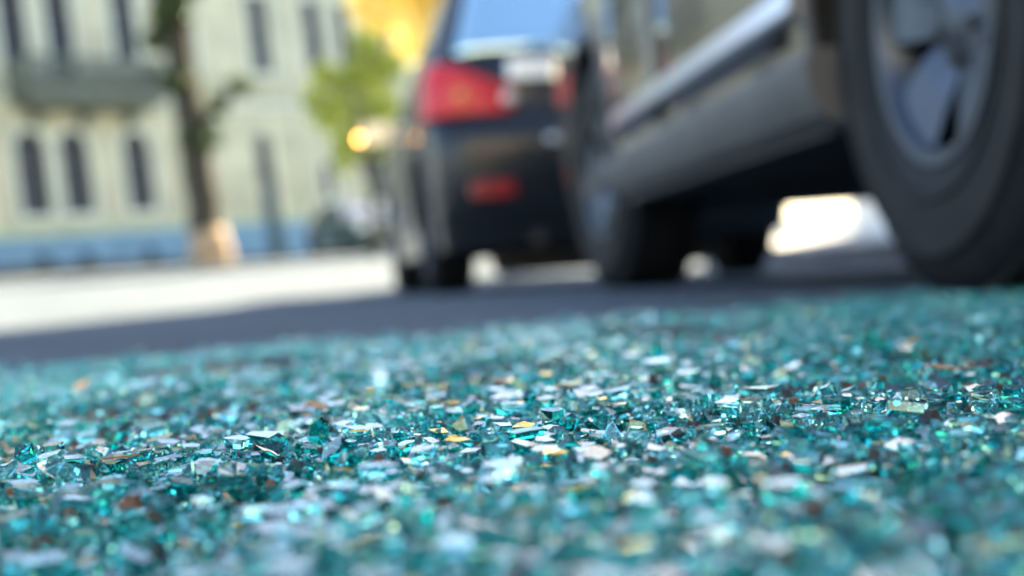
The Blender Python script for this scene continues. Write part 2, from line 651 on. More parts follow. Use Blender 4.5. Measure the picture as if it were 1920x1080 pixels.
debris('dirt_crumbs', 'dirt', 60000, 31, .0019, 'brown dirt crumbs lying between the broken glass', 'dirt', .8)
debris('grit_and_gap_shade', 'grit', 52000, 32, .0021, 'black grit and painted gap shade between the broken glass', 'grit', .8)  # grit, with extra black pieces standing in for shade in the gaps

# a few scraps of dry leaf on the glass
q = random.Random(41)
for k, (x, y) in enumerate(((0.245, .60), (-.03, .66), (.06, .72), (-.09, .50), (.30, .78), (.02, .95), (-.2, .98), (.52, 1.25), (.60, 1.30))):
    b = MB()
    s = q.uniform(.0035, .0065)
    pts = [(-1.5, 0), (-.6, .55), (.5, .6), (1.5, .1), (.6, -.5), (-.5, -.6)]
    up = [(px * s, py * s, .0008 + .25 * s * (px * .3) ** 2) for px, py in pts]
    dn = [(a, c, d - .0006) for a, c, d in up]
    b.add(up + dn, [tuple(range(6)), tuple(range(11, 5, -1))] + [(i, i + 6, (i + 1) % 6 + 6, (i + 1) % 6) for i in range(6)])
    o = b.build('dry_leaf', 'dryleaf')
    o.location = (x, y, .012)
    o.rotation_euler = (q.gauss(0, .2), q.gauss(0, .2), q.uniform(0, 6))
    tag(o, 'small curled orange brown leaf scrap lying on broken glass', 'leaf', 'leaf scraps on the glass')


# ------------------------------------------------------------------ cars
def lerp_table(tb, z):
    if z <= tb[0][0]:
        return tb[0][1]
    for (a, va), (b, vb) in zip(tb[:-1], tb[1:]):
        if z <= b:
            return va + (vb - va) * (z - a) / (b - a)
    return tb[-1][1]


def make_wheel(parent, pos, side, rw, rr, tw, spokes=5):
    """side -1: the wheel's face looks towards -x"""
    wobj = empty('wheel', pos, (0, 0, 0 if side < 0 else math.pi), parent)
    h = tw
    prof = [(0.02, rr - .012), (0.006, rr + .002), (0.0, rr + .018), (-.006, rr + .034), (-.0065, rr + .040), (-.012, rr + .043), (-.012, rr + .047), (-.008, rr + .050), (-.010, (rr + rw) / 2), (-.010, rw - .062), (-.014, rw - .060), (-.014, rw - .054), (-.008, rw - .051), (-.004, rw - .045), (.004, rw - .026), (.016, rw - .011), (.032, rw - .002),
            (.055, rw), (.057, rw - .009), (.066, rw - .009), (.068, rw), (h * .47, rw), (h * .47 + .002, rw - .009), (h * .53 - .002, rw - .009), (h * .53, rw),
            (h - .068, rw), (h - .066, rw - .009), (h - .057, rw - .009), (h - .055, rw), (h - .032, rw - .002), (h - .012, rw - .014), (h, rw - .05), (h, rr + .02), (h - .02, rr - .012)]
    t = MB().lathe(prof, 96)
    ty = t.build('tyre', 'rubber', wobj, smooth=True, angle=40)
    # tread sipes: short raised lugs on the shoulders
    lug = MB()
    for k in range(60):
        a = 2 * math.pi * k / 60
        for xx in (.036, h - .036):
            m = Matrix.Rotation(a, 4, 'X')
            for dx in (0,):
                c = m @ Vector((xx, 0, rw + .0005))
                lug.box(c, (.034, .024, .006), rot=(a, 0, 0))
    lg = lug.build('tread_lugs', 'rubber', ty)
    lg['kind'] = 'stuff'
    rim = MB().lathe([(.008, rr + .006), (.0, rr + .002), (.001, rr - .012), (.014, rr - .020), (.05, rr - .026), (h - .04, rr - .05), (h - .01, rr - .02), (h - .004, rr)], 72).build('rim', 'alloy', wobj, smooth=True, angle=50)
    for k in range(spokes):
        a = 2 * math.pi * k / spokes + .35
        sp = MB()
        for da in (-.17, .17):
            ca = a + da
            p0 = Vector((.052, math.cos(a + da * .6) * .05, math.sin(a + da * .6) * .05))
            pm = Vector((.030, math.cos(ca) * rr * .55, math.sin(ca) * rr * .55))
            p1 = Vector((.014, math.cos(ca) * (rr - .012), math.sin(ca) * (rr - .012)))
            tang = Vector((0, -math.sin(ca), math.cos(ca)))
            ring = []
            for p, wd, dp in ((p0, .028, .03), (pm, .034, .026), (p1, .040, .022)):
                ring += [p - tang * wd, p + tang * wd, p + tang * wd * .7 + Vector((dp, 0, 0)), p - tang * wd * .7 + Vector((dp, 0, 0))]
            fs = []
            for i in range(2):
                for j in range(4):
                    fs.append((i * 4 + j, i * 4 + (j + 1) % 4, (i + 1) * 4 + (j + 1) % 4, (i + 1) * 4 + j))
            sp.add(ring, fs)
        sp.build('spoke', 'alloy', rim)
    MB().lathe([(.028, .001), (.028, .025), (.034, .036), (.046, .085), (.075, .09), (.075, .001)], 32).build('hub', 'alloy', rim, smooth=True, angle=40)
    for k in range(5):
        a = 2 * math.pi * k / 5 + .35 + .63
        MB().lathe([(.030, .0), (.030, .008), (.034, .011), (.06, .011)], 6, c=(0, math.cos(a) * .056, math.sin(a) * .056)).build('lug_nut', 'darkmetal', rim)
    MB().lathe([(.085, .06), (.085, rr * .74), (.112, rr * .74), (.112, .06)], 48, close=True).build('brake_disc', 'disc', wobj, smooth=True, angle=40)
    cl = MB()
    cl.box((.10, rr * .60, .02), (.075, .07, .17), ch=.012)
    cl.build('caliper', 'darkmetal', wobj)
    MB().lathe([(.115, .05), (.115, rr * .86), (.12, rr * .86), (.12, .05)], 40, close=True).build('dust_shield', 'under', wobj)
    return wobj


def make_car(name, label, paint, P, loc, rot, group=None, details='near'):
    root = empty(name, loc, rot)
    tag(root, label, 'car', group)
    L, W2, H = P['L'], P['W'] / 2, P['H']
    zb = P['zb']
    rear, front, wid = P['rear'], P['front'], P['wid']
    axles = P['axles']
    Ra, Zc = P['Ra'], P['Rw']
    belt = P['belt']
    rows = P['rows']
    rc, fc = P.get('rc', .30), L - P.get('fcr', .36)
    # columns: rear half (x from 0 to 1), side, front half
    ysd = [rc + (fc - rc) * k / 40 for k in range(41)]
    for yc in axles:
        ysd = [y for y in ysd if abs(y - yc) > Ra + .03]
        ysd += [yc + Ra * math.cos(math.pi * k / 18) for k in range(19)] + [yc + Ra + .015, yc - Ra - .015]
    ysd = sorted(ysd)
    rx = [0, .14, .28, .42, .55, .66, .75, .82, .88, .925, .96, .985]
    cols = [('r', x) for x in rx] + [('s', y) for y in ysd] + [('f', x) for x in reversed(rx)]
    NC = len(cols)

    def point(ci, z):
        k, a = cols[ci]
        r0, f0, w = lerp_table(rear, z), lerp_table(front, z), lerp_table(wid, z) * W2
        up = z > belt
        rs = rc if not up else r0 + .22 + .0 * (z - belt)
        fs = fc if not up else max(rs + .2, min(fc, f0 - .30))
        if up:
            tt = sstep(belt, belt + .12, z)
            rs = rc * (1 - tt) + (r0 + .16) * tt
            fs = fc * (1 - tt) + min(fc, f0 - .10) * tt
        fs = min(fs, max(f0 - .05, rs + .3))
        if k == 's':
            y = rs + (fs - rs) * (a - rc) / (fc - rc)
            x = w
            # slight bow of the flank in plan
            bow = .018 * (2 * (a - rc) / (fc - rc) - 1) ** 2
            x -= bow
        elif k == 'r':
            x = w * a - .018 * a
            y = rs - (rs - r0) * (1 - a ** 4.5) ** (1 / 3.0)
        else:
            x = w * a - .018 * a
            y = fs + (f0 - fs) * (1 - a ** 4.0) ** (1 / 2.6)
        return Vector((-x, y, z))

    def zrow(ci, z):
        k, a = cols[ci]
        if k != 's' or z >= belt:
            return z
        for yc in axles:
            d = abs(a - yc)
            if d <= Ra:
                za = Zc + math.sqrt(max(0, Ra * Ra - d * d))
                if za > zb:
                    return za + (z - zb) / (belt - zb) * (belt - za)
        return z

    grid = [[point(c, zrow(c, z)) for c in range(NC)] for z in rows]

    def mir(v):
        return Vector((-v.x, v.y, v.z))

    b = MB()
    NR = len(rows)
    for sgn in (1, -1):
        V = [p if sgn > 0 else mir(p) for r_ in grid for p in r_]
        b.add(V, [(i * NC + c, i * NC + c + 1, (i + 1) * NC + c + 1, (i + 1) * NC + c) for i in range(NR - 1) for c in range(NC - 1)])
    top = grid[-1]
    V = [p for p in top] + [mir(p) for p in top]
    b.add(V, [(c, c + 1, NC + c + 1, NC + c) for c in range(NC - 1)])
    body = b.build('body', paint, root)
    bm = bmesh.new()
    bm.from_mesh(body.data)
    bmesh.ops.remove_doubles(bm, verts=bm.verts, dist=.0008)
    bmesh.ops.recalc_face_normals(bm, faces=bm.faces)
    bm.to_mesh(body.data)
    bm.free()
    body.data.polygons.foreach_set('use_smooth', [True] * len(body.data.polygons))
    body.data.set_sharp_from_angle(angle=R(38))
    # underbody: wheel-well roofs, inner walls and the floor
    u = MB()
    inner = .60
    for sgn in (1, -1):
        A = [p if sgn > 0 else mir(p) for p in grid[0]]
        B = [Vector((p.x * inner, min(max(p.y, .25), L - .3), p.z + .002)) for p in A]
        Cc = [Vector((p.x, p.y, zb + .002)) for p in B]
        D = [Vector((0, p.y, zb + .002)) for p in B]
        n = len(A)
        for P0, P1 in ((A, B), (B, Cc), (Cc, D)):
            u.add(P0 + P1, [(c, c + 1, n + c + 1, n + c) for c in range(n - 1)])
    u.build('underbody', 'under', root)

    def region(nm, m, z0, z1, c0, c1, sgn, off=.004, par=None, shrink=.0, nsub=6, th=.008):
        """a panel that follows the body between two heights and two column positions"""
        r = MB()
        ci = [c for c in range(NC) if c0 <= c <= c1]
        zz = [z0 + (z1 - z0) * k / nsub for k in range(nsub + 1)]
        G = []
        for z in zz:
            row = []
            for c in ci:
                p = point(c, zrow(c, z) if z < belt else z)
                pa, pb = point(max(c - 1, 0), z), point(min(c + 1, NC - 1), z)
                tn = (pb - pa)
                pu = point(c, z + .02) - point(c, z - .02)
                nrm = tn.cross(pu)
                nrm = nrm.normalized() if nrm.length > 1e-9 else Vector((-1, 0, 0))
                if nrm.dot(p - Vector((0, L / 2, .6))) < 0:
                    nrm = -nrm
                v = p + nrm * off
                row.append(v if sgn > 0 else mir(v))
            G += row
        n = len(ci)
        r.add(G, [(i * n + c, i * n + c + 1, (i + 1) * n + c + 1, (i + 1) * n + c) for i in range(nsub) for c in range(n - 1)])
        o = r.build(nm, m, par or root, smooth=True, fix=True, angle=40)
        s = o.modifiers.new('thickness', 'SOLIDIFY')
        s.thickness = th
        s.offset = 0
        return o

    def cy(yv):
        return min(range(len(rx), NC - len(rx)), key=lambda c: abs(cols[c][1] - yv))

    R0 = len(rx)
    # windows
    wz0, wz1 = P['wz']
    ya, yb, yc_, yd = P['side_windows']
    for sgn in (1, -1):
        region('window', 'window', wz0, wz1, cy(ya), cy(yb) - 1, sgn)
        region('window', 'window', wz0, wz1, cy(yb) + 1, cy(yc_) - 1, sgn)
        region('window', 'window', wz0, wz1, cy(yc_) + 1, cy(yd), sgn)
        # doors, with their handles
        d0, d1, d2 = P['doors']
        dz0 = P['door_z']
        for (e0, e1) in ((d0, d1), (d1, d2)):
            dr = region('door', paint, dz0, belt - .01, cy(e0) + 1, cy(e1), sgn, off=.005, nsub=8, th=.010)
            hx = -W2 * lerp_table(wid, belt - .10) - .012
            hb = MB().box((hx, e0 + .16, belt - .11), (.03, .19, .028), ch=.008)
            if sgn < 0:
                hb.v = [(-v[0], v[1], v[2]) for v in hb.v]
            hb.build('door_handle', 'satin' if details == 'near' else paint, dr)
        # wheel-arch trims
        for yc in axles:
            pts = []
            a0 = math.asin(max(-1, (zb - Zc) / Ra))
            for k in range(25):
                a = a0 + (math.pi - 2 * a0) * k / 24
                yy_, zz_ = yc + (Ra + .004) * math.cos(a), Zc + (Ra + .004) * math.sin(a)
                x = -W2 * lerp_table(wid, max(zz_, zb)) + .004 + .018 * (2 * (yy_ - rc) / (fc - rc) - 1) ** 2
                pts.append((x * sgn, yy_, zz_))
            MB().tube(pts, P.get('arch_r', .016), 6).build('arch_trim', P.get('arch_mat', 'black'), root, smooth=True)
        # mirrors
        my, mz = P['mirror']
        mx = -W2 * lerp_table(wid, mz) - .10
        mb = MB()
        sec = []
        for k, (dy, sc_) in enumerate(((-.045, .86), (-.02, 1.0), (.03, .95), (.08, .62), (.10, .2))):
            for j in range(12):
                a = 2 * math.pi * j / 12
                sx = math.copysign(abs(math.cos(a)) ** .6, math.cos(a)) * .115 * sc_
                sz = math.copysign(abs(math.sin(a)) ** .6, math.sin(a)) * .075 * sc_
                sec.append(((mx + sx) * sgn, my + dy, mz + sz))
        mb.add(sec, [(i * 12 + j, i * 12 + (j + 1) % 12, (i + 1) * 12 + (j + 1) % 12, (i + 1) * 12 + j) for i in range(4) for j in range(12)] + [tuple(range(48, 60))])
        mb.box(((mx + .10) * sgn, my + .02, mz - .03), (.12, .06, .04))
        mo = mb.build('mirror', paint, root, smooth=True, angle=50)
        gb = MB()
        gl_ = [((mx + v[0] * .105) * sgn, my - .040, mz + v[1] * .066) for v in ((1, .6), (.75, 1), (-.75, 1), (-1, .6), (-1, -.6), (-.75, -1), (.75, -1), (1, -.6))]
        gb.add(gl_ + [(a, y + .004, c) for a, y, c in gl_], [tuple(range(8)), tuple(range(15, 7, -1))] + [(i, i + 8, (i + 1) % 8 + 8, (i + 1) % 8) for i in range(8)])
        gb.build('mirror_glass', 'mirror_pane', mo)
        if P.get('indicator') and sgn > 0:
            MB().box(((mx - .112) * sgn, my + .0, mz - .02), (.028, .07, .035), ch=.008).build('indicator', 'amber_lit', mo)
        # headlights
        region('headlight', 'white_lens', P['hl'][0], P['hl'][1], NC - 1 - 9, NC - 1 - 3, sgn, off=.006)
        # wheels
        for yc in axles:
            wh = make_wheel(root, (-(W2 - P['inset']) * sgn, yc, P['Rw']), -sgn, P['Rw'], P['Rr'], P['tw'], P['spokes'])
            if yc == axles[-1]:
                wh.rotation_euler.z += R(P.get('steer', 0))
    # windscreen and rear window (both halves in one pane)
    for nm, c0, c1, z0, z1 in (('rear_window', 0, R0 - 4, P['rwz'][0], P['rwz'][1]), ('windscreen', NC - R0 + 2, NC - 1, P['wsz'][0], P['wsz'][1])):
        o1 = region(nm, 'window', z0, z1, c0, c1, 1, off=.006)
        n = len(o1.data.vertices)
        V = [v.co.copy() for v in o1.data.vertices]
        Fc = [tuple(p.vertices) for p in o1.data.polygons]
        mb = MB().add(V, Fc).add([mir(v) for v in V], [f[::-1] for f in Fc])
        bpy.data.objects.remove(o1)
        o2 = mb.build(nm, 'sky_reflect_pane' if nm == 'rear_window' else 'window', root, smooth=True)
        s = o2.modifiers.new('thickness', 'SOLIDIFY')
        s.thickness = .008
        s.offset = 0
    # tail lamps with their lenses, reflectors, plate, garnish
    tz0, tz1 = P['tail']
    for sgn in (1, -1):
        tl = region('tail_light', 'red', tz0, tz1, 4, R0 + 4, sgn, off=.012, nsub=8, th=.016)
        for v in tl.data.vertices:      # the lamp tapers towards the tailgate
            k_ = sstep(.45, .95, abs(v.co.x) / W2)
            v.co.z = tz0 + (v.co.z - tz0) * (.45 + .55 * k_) + .01 * (1 - k_)
        for (xf, zf, rad, mm) in ((.56, .30, .034, 'white_lens'), (.80, .40, .030, 'amber'), (.68, .50, .036, 'red')):
            z = tz0 + (tz1 - tz0) * zf
            w_ = W2 * lerp_table(wid, z)
            x = xf * w_
            rs_ = rc if z <= belt else lerp_table(rear, z) + .16
            y = rs_ - (rs_ - lerp_table(rear, z)) * (1 - xf ** 4.5) ** (1 / 3.0)
            MB().lathe([(-.030, .001), (-.028, rad * .6), (-.018, rad), (.0, rad * 1.05)], 20, axis='y', c=(-x * sgn, y, z)).build('lens', mm, tl, smooth=True)
        z = P['refl']
        x = .68 * W2
        y = lerp_table(rear, z) + .008
        MB().box((-x * sgn, y + .035, z), (.20, .10, .075), ch=.01).build('reflector', 'darkred', root)
    z = P['garnish']
    y = lerp_table(rear, z)
    bar = MB().box((0, y - .012, z), (W2 * 1.10, .03, .10), rot=(R(-4.6), 0, 0), ch=.006).build('tailgate_garnish', 'chrome', root)
    z = P['plate']
    pl = MB().box((0, lerp_table(rear, z) - .008, z), (.52, .012, .112), ch=.003).build('number_plate', 'plate', root)
    z = P['bumper_bar']
    MB().box((0, lerp_table(rear, z) - .004, z), (W2 * .78, .022, .035), ch=.006).build('bumper_trim', 'satin', root)
    MB().box((-.02, .42, zb - .055), (1.10, .26, .15), ch=.04).build('tail_shade_box', 'under', root)  # wide dark box added under the tail in place of shade
    MB().tube([(-W2 * .45, .10, zb + .03), (-W2 * .45, .5, zb + .03)], .035, 12).build('exhaust_pipe', 'darkmetal', root)
    return root, point, zrow, cols


SUV = dict(
    L=4.52, W=1.86, H=1.68, zb=.26, belt=1.02,
    fcr=.17, rows=[.26, .30, .34, .40, .47, .54, .62, .70, .75, .785, .82, .88, .95, 1.02, 1.06, 1.12, 1.20, 1.30, 1.40, 1.50, 1.57, 1.62, 1.655, 1.68],
    rear=[(.26, .12), (.34, .05), (.5, .0), (.72, .0), (.755, .03), (.79, .10), (1.03, .13), (1.08, .17), (1.5, .46), (1.62, .58), (1.66, .75), (1.68, 1.1)],
    front=[(.26, 4.40), (.5, 4.52), (.75, 4.50), (.9, 4.44), (1.0, 4.25), (1.06, 3.75), (1.12, 3.30), (1.5, 2.65), (1.62, 2.40), (1.66, 2.2), (1.68, 1.9)],
    wid=[(.26, .955), (.34, .975), (.5, .99), (.75, 1.0), (.95, .985), (1.02, .965), (1.1, .93), (1.55, .74), (1.63, .68), (1.66, .60), (1.68, .46)],
    axles=(.85, 3.56), Ra=.45, Rw=.365, Rr=.192, tw=.235, inset=.035, spokes=5,
    wz=(1.09, 1.53), side_windows=(.60, 1.35, 2.35, 3.20), doors=(1.34, 2.30, 3.02), door_z=.42,
    mirror=(3.0, 1.12), hl=(.74, .90), rwz=(1.09, 1.54), wsz=(1.16, 1.60), tail=(.80, 1.05), refl=.46, garnish=1.0, plate=.56, bumper_bar=.67,
)
HATCH = dict(SUV)
HATCH.update(L=4.30, W=1.76, zb=.205, Ra=.385, Rw=.325, Rr=.205, tw=.215, inset=.03, axles=(.78, 3.36),
             rows=[.205] + SUV['rows'][1:],
             front=[(z, y - .22) for z, y in SUV['front']], side_windows=(.60, 1.30, 2.2, 2.98), doors=(1.22, 2.14, 2.92), door_z=.36, mirror=(2.75, 1.02))

near_root, pt, zr, cl = make_car('parked_car', 'grey car with bright lower door strip, parked beside the broken glass', 'paint_grey',
                                 dict(SUV, arch_mat='paint_sill', arch_r=.012, steer=6), (.74 + .93 - .035, 1.79 - .85, 0), (0, 0, 0))
# the near car's sill moulding and bright door strip, on both sides
for sgn in (1, -1):
    def strip(nm, m, prof, y0, y1, x0=.93):
        b = MB()
        n = len(prof)
        st = 14
        for k in range(st + 1):
            y = y0 + (y1 - y0) * k / st
            for (dx, z) in prof:
                xx = x0 - .018 * (2 * (y - .3) / (4.16 - .3) - 1) ** 2 + dx
                b.v.append((-xx * sgn, y, z))
        for k in range(st):
            for j in range(n):
                b.f.append((k * n + j, k * n + (j + 1) % n, (k + 1) * n + (j + 1) % n, (k + 1) * n + j))
        b.f.append(tuple(range(n)))
        b.f.append(tuple(st * n + j for j in range(n)))
        return b.build(nm, m, near_root, smooth=True, angle=25)
    strip('side_sill', 'paint_sill', [(-.07, .262), (-.03, .266), (.000, .284), (.016, .312), (.026, .355), (.023, .374), (.008, .386), (-.06, .386)], 1.20, 3.14)
    strip('door_strip', 'satin', [(-.03, .452), (.012, .452), (.018, .462), (.006, .505), (-.03, .512)], 1.30, 3.02)

far_root, _, _, _ = make_car('parked_car', 'black hatchback with red tail lights parked ahead of the grey car', 'paint_black',
                             dict(HATCH, indicator=True), (.30 + .88 - .02, 6.32, 0), (0, 0, R(2.5)))
teal = make_car('parked_car', 'small dark teal car standing in the junction before the blue plinth', 'paint_teal', dict(HATCH), (-1.15, 43.5, ground_z(-1, 43)), (0, 0, R(-158)), details='far')[0]


# ------------------------------------------------------------------ the mint building across the junction
def arch_poly(w_, z0, z1, n=10):
    r = w_ / 2
    return [(-r, z0), (r, z0)] + [(r * math.cos(math.pi * k / n), z1 - r + r * math.sin(math.pi * k / n)) for k in range(n + 1)]


def add_window(root, u_, z0, z1, w_, arched, cross=True):
    fr = MB()
    P_ = arch_poly(w_, z0, z1) if arched else [(-w_ / 2, z0), (w_ / 2, z0), (w_ / 2, z1), (-w_ / 2, z1)]
    P_ = [(a + u_, z) for a, z in P_]
    cx, cz = u_, (z0 + z1) / 2
    I_ = [(u_ + (a - u_) * (1 - .14 / w_), cz + (z - cz) * (1 - .14 / (z1 - z0))) for a, z in P_]
    n = len(P_)
    V = [(a, .10, z) for a, z in P_] + [(a, .10, z) for a, z in I_] + [(a, .17, z) for a, z in P_] + [(a, .17, z) for a, z in I_]
    fs = []
    for i in range(n):
        j = (i + 1) % n
        fs += [(i, j, n + j, n + i), (n + i, n + j, 3 * n + j, 3 * n + i)]
    fr.add(V, fs)
    fr.box((u_, .135, z0 + (z1 - z0) * .66), (w_ - .08, .05, .07))
    fr.box((u_, .138, cz), (.055, .045, z1 - z0 - .12))
    wo = fr.build('window', 'frame', root)
    for s in (-1, 1):
        for (a, c) in ((z0 + .05, z0 + (z1 - z0) * .64), (z0 + (z1 - z0) * .68, z1 - (.22 * w_ if arched else .05))):
            MB().box((u_ + s * w_ * .24, .155, (a + c) / 2), (w_ * .44, .02, c - a)).build('pane', 'pane', wo)
    # surround, keystone and sill
    O_ = [(u_ + (a - u_) * (1 + .30 / w_), cz + (z - cz) * (1 + .28 / (z1 - z0))) for a, z in P_]
    sr = MB()
    V = [(a, -.045, z) for a, z in O_] + [(a, -.045, z) for a, z in P_] + [(a, .02, z) for a, z in O_] + [(a, .10, z) for a, z in P_]
    fs = []
    for i in range(n):
        j = (i + 1) % n
        fs += [(i, j, n + j, n + i), (i, 2 * n + i, 2 * n + j, j), (n + i, n + j, 3 * n + j, 3 * n + i)]
    sr.add(V, fs)
    sr.build('surround', 'trimw', wo)
    MB().box((u_, -.05, z0 - .16), (w_ + .42, .24, .11), ch=.015).build('sill', 'trimw', wo)


def facade_wall(root, u0, u1, z0, z1, openings, m, thick=.35):
    """wall face with the window openings left out, built from strips"""
    b = MB()
    us = sorted({u0, u1} | {o[0] - o[3] / 2 for o in openings} | {o[0] + o[3] / 2 for o in openings})
    for a, c in zip(us[:-1], us[1:]):
        mid = (a + c) / 2
        cuts = sorted([(o[1], o[2]) for o in openings if o[0] - o[3] / 2 < mid < o[0] + o[3] / 2])
        z = z0
        for (q0, q1) in cuts:
            if q0 > z:
                b.box(((a + c) / 2, thick / 2, (z + q0) / 2), (c - a, thick, q0 - z))
            z = max(z, q1)
        if z1 > z:
            b.box(((a + c) / 2, thick / 2, (z + z1) / 2), (c - a, thick, z1 - z))
    return b.build('wall', m, root)


bld = empty('corner_building')
LEAN = Matrix.Rotation(R(-3.0), 4, 'Y')
bld.matrix_world = Matrix.Translation((-6.82, 52.0, 1.343)) @ LEAN @ Matrix.Rotation(R(48), 4, 'Z')
tag(bld, 'pale mint two storey building with blue plinth, balcony and arched windows', 'building')
low = [(-5.67, 1.98, 4.82, 1.2), (-3.98, 1.98, 4.82, 1.2), (-1.35, 1.98, 4.82, 1.2), (8.1, 2.1, 3.6, .62), (11.4, 1.98, 4.82, 1.2), (14.2, 1.98, 4.82, 1.2), (17, 1.98, 4.82, 1.2), (-9.2, 1.98, 4.82, 1.2), (-12, 1.98, 4.82, 1.2), (-14.8, 1.98, 4.82, 1.2)]
upw = [(-5.75, 6.35, 10.2, 1.05), (-3.95, 6.35, 10.2, 1.05), (-1.2, 7.2, 10.2, 1.05), (1.6, 7.2, 10.2, .8), (5.3, 7.1, 10.2, 1.05), (8.3, 7.3, 10.2, 1.05), (10.1, 7.6, 10.2, .74), (13, 7.2, 10.2, .8), (16, 7.2, 10.2, .8), (-9.2, 7.2, 10.2, .8), (-12, 7.2, 10.2, .8), (-14.8, 7.2, 10.2, .8)]
door_op = (4.80, -.6, 4.75, .86)
facade_wall(bld, -18, 20, -1.2, 12.2, low + upw + [door_op], 'wall')
for (a, z0, z1, w_) in low:
    add_window(bld, a, z0, z1, w_, True)
for (a, z0, z1, w_) in upw:
    add_window(bld, a, z0, z1, w_, False)
# spandrels that turn the square openings into arches
sp = MB()
for (a, z0, z1, w_) in low + [door_op]:
    r = w_ / 2
    for s in (-1, 1):
        pts = [(a + s * r, z1), (a, z1)] + [(a + s * r * math.sin(math.pi / 2 * k / 6), z1 - r + r * math.cos(math.pi / 2 * k / 6)) for k in range(1, 7)]
        sp.prism(pts, .004, .30)
sp.build('arch_spandrels', 'wall', bld)['kind'] = 'stuff'
for a, c in ((-18, 4.37), (5.23, 20)):
    MB().box(((a + c) / 2, -.04, .05), (c - a, .14, 2.5), ch=.02).build('plinth', 'plinth', bld)
    MB().box(((a + c) / 2, -.03, 1.42), (c - a, .11, .24), ch=.03).build('band_course', 'band', bld)
MB().box((1, -.05, 5.75), (38, .18, .20), ch=.04).build('string_course', 'trimw', bld)
MB().box((1, -.20, 12.15), (38.4, .7, .35), ch=.08).build('cornice', 'trimw', bld)
MB().add([(-18.3, -.6, 12.33), (20.3, -.6, 12.33), (20.3, 5, 15.6), (-18.3, 5, 15.6), (20.3, 10.6, 12.33), (-18.3, 10.6, 12.33)], [(0, 1, 2, 3), (3, 2, 4, 5), (1, 4, 2), (0, 3, 5), (0, 5, 4, 1)]).build('roof', 'roof', bld)
for (x, d, wx) in ((-18, 5.0, .3), (20, 5.0, .3)):
    MB().box((x, 5.2, 5.5), (.3, 9.65, 13.3)).build('side_wall', 'wall', bld)
MB().box((1, 10.2, 5.5), (37.6, .3, 13.3)).build('back_wall', 'wall', bld)
for a in (-5.75, -4.05, -1.35, 1.8):
    vb = MB().prism(arch_poly(.62, -.1, .72), -.125, -.113)
    vb.v = [(x + a, y, z) for x, y, z in vb.v]
    vo = vb.build('cellar_vent', 'teal_door', bld)
    for k in (-1, 0, 1):
        MB().box((a + k * .15, -.135, .25), (.03, .02, .62)).build('bar', 'iron', vo)
# door
dd = MB().prism(arch_poly(.86, -.6, 4.75), .14, .20)
dd.v = [(x + 4.8, y, z) for x, y, z in dd.v]
dobj = dd.build('door', 'teal_door', bld)
MB().box((4.8, .10, 3.0), (.86, .08, .12)).build('transom', 'frame', dobj)
MB().box((4.8, .125, 3.70), (.66, .02, 1.2)).build('fanlight', 'pane', dobj)
for s in (-1, 1):
    for z in (.55, 1.9):
        MB().box((4.8 + s * .2, .13, z), (.28, .03, 1.0), ch=.01).build('door_panel', 'teal_door', dobj)
MB().box((5.12, .10, 1.1), (.04, .08, .16), ch=.01).build('handle', 'satin', dobj)
# balcony
bal = MB().box((-3.5, -.62, 5.83), (5.6, 1.24, .30), ch=.04)
bal.box((-3.5, -.52, 5.56), (5.1, 1.0, .24), ch=.03)
bo = bal.build('balcony', 'balc', bld)
MB().box((-3.5, -1.14, 7.02), (5.55, .16, .14), ch=.03).build('handrail', 'balc', bo)
bb = MB().lathe([(0, .04), (.06, .06), (.25, .10), (.45, .07), (.7, .045), (.86, .05), (.98, .07)], 8, axis='z').build('baluster', 'balc', bo, smooth=True)
for k in range(26):
    o = bb if k == 0 else bb.copy()
    if k:
        COL.objects.link(o)
    o.location = (-6.15 + k * .212, -1.14, 5.98)
for a in (-6.25, -.75):
    MB().box((a, -.62, 6.5), (.16, 1.1, 1.02), ch=.02).build('balcony_end', 'balc', bo)
for a in (-5.4, -3.5, -1.6):
    br = MB().prism([(0, 5.45), (-.0, 4.85), (-.25, 5.0), (-.8, 5.45)], -.1, .1)
    br.v = [(a + y, x - .01, z) for x, y, z in br.v]
    br.build('bracket', 'balc', bo)
pp = MB().tube([(6.6, -.12, 12), (6.6, -.12, 1.45)], .07, 8)
pp.build('drainpipe', 'trimw', bld, smooth=True)
# pavement and kerb before it, their shade put into the dark brown
fp = empty('shade_strip')
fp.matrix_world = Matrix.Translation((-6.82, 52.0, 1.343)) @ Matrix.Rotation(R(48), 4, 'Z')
tag(fp, 'raised dark strip with a stone edge, shade put into its brown, before the mint building', kind='structure')
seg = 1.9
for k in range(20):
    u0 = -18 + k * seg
    for part, y0, y1, dz, m in (('shade_strip_slab', -3.4, -.16, .42, 'shade_strip'), ('kerbstone', -3.6, -3.41, .43, 'shade_strip')):
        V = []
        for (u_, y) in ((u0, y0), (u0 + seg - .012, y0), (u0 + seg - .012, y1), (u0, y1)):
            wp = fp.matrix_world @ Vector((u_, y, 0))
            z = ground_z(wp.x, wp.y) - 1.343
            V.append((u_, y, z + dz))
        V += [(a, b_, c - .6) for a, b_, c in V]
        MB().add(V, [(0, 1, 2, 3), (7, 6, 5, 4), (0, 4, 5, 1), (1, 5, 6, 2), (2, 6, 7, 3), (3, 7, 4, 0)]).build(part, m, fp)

# ------------------------------------------------------------------ the tall row on the right that shades the street
row = empty('terrace_row', (6.2, 0, 0), (0, 0, R(90 - 5)))
tag(row, 'tall pale terrace whose shade covers the parked cars', 'building')
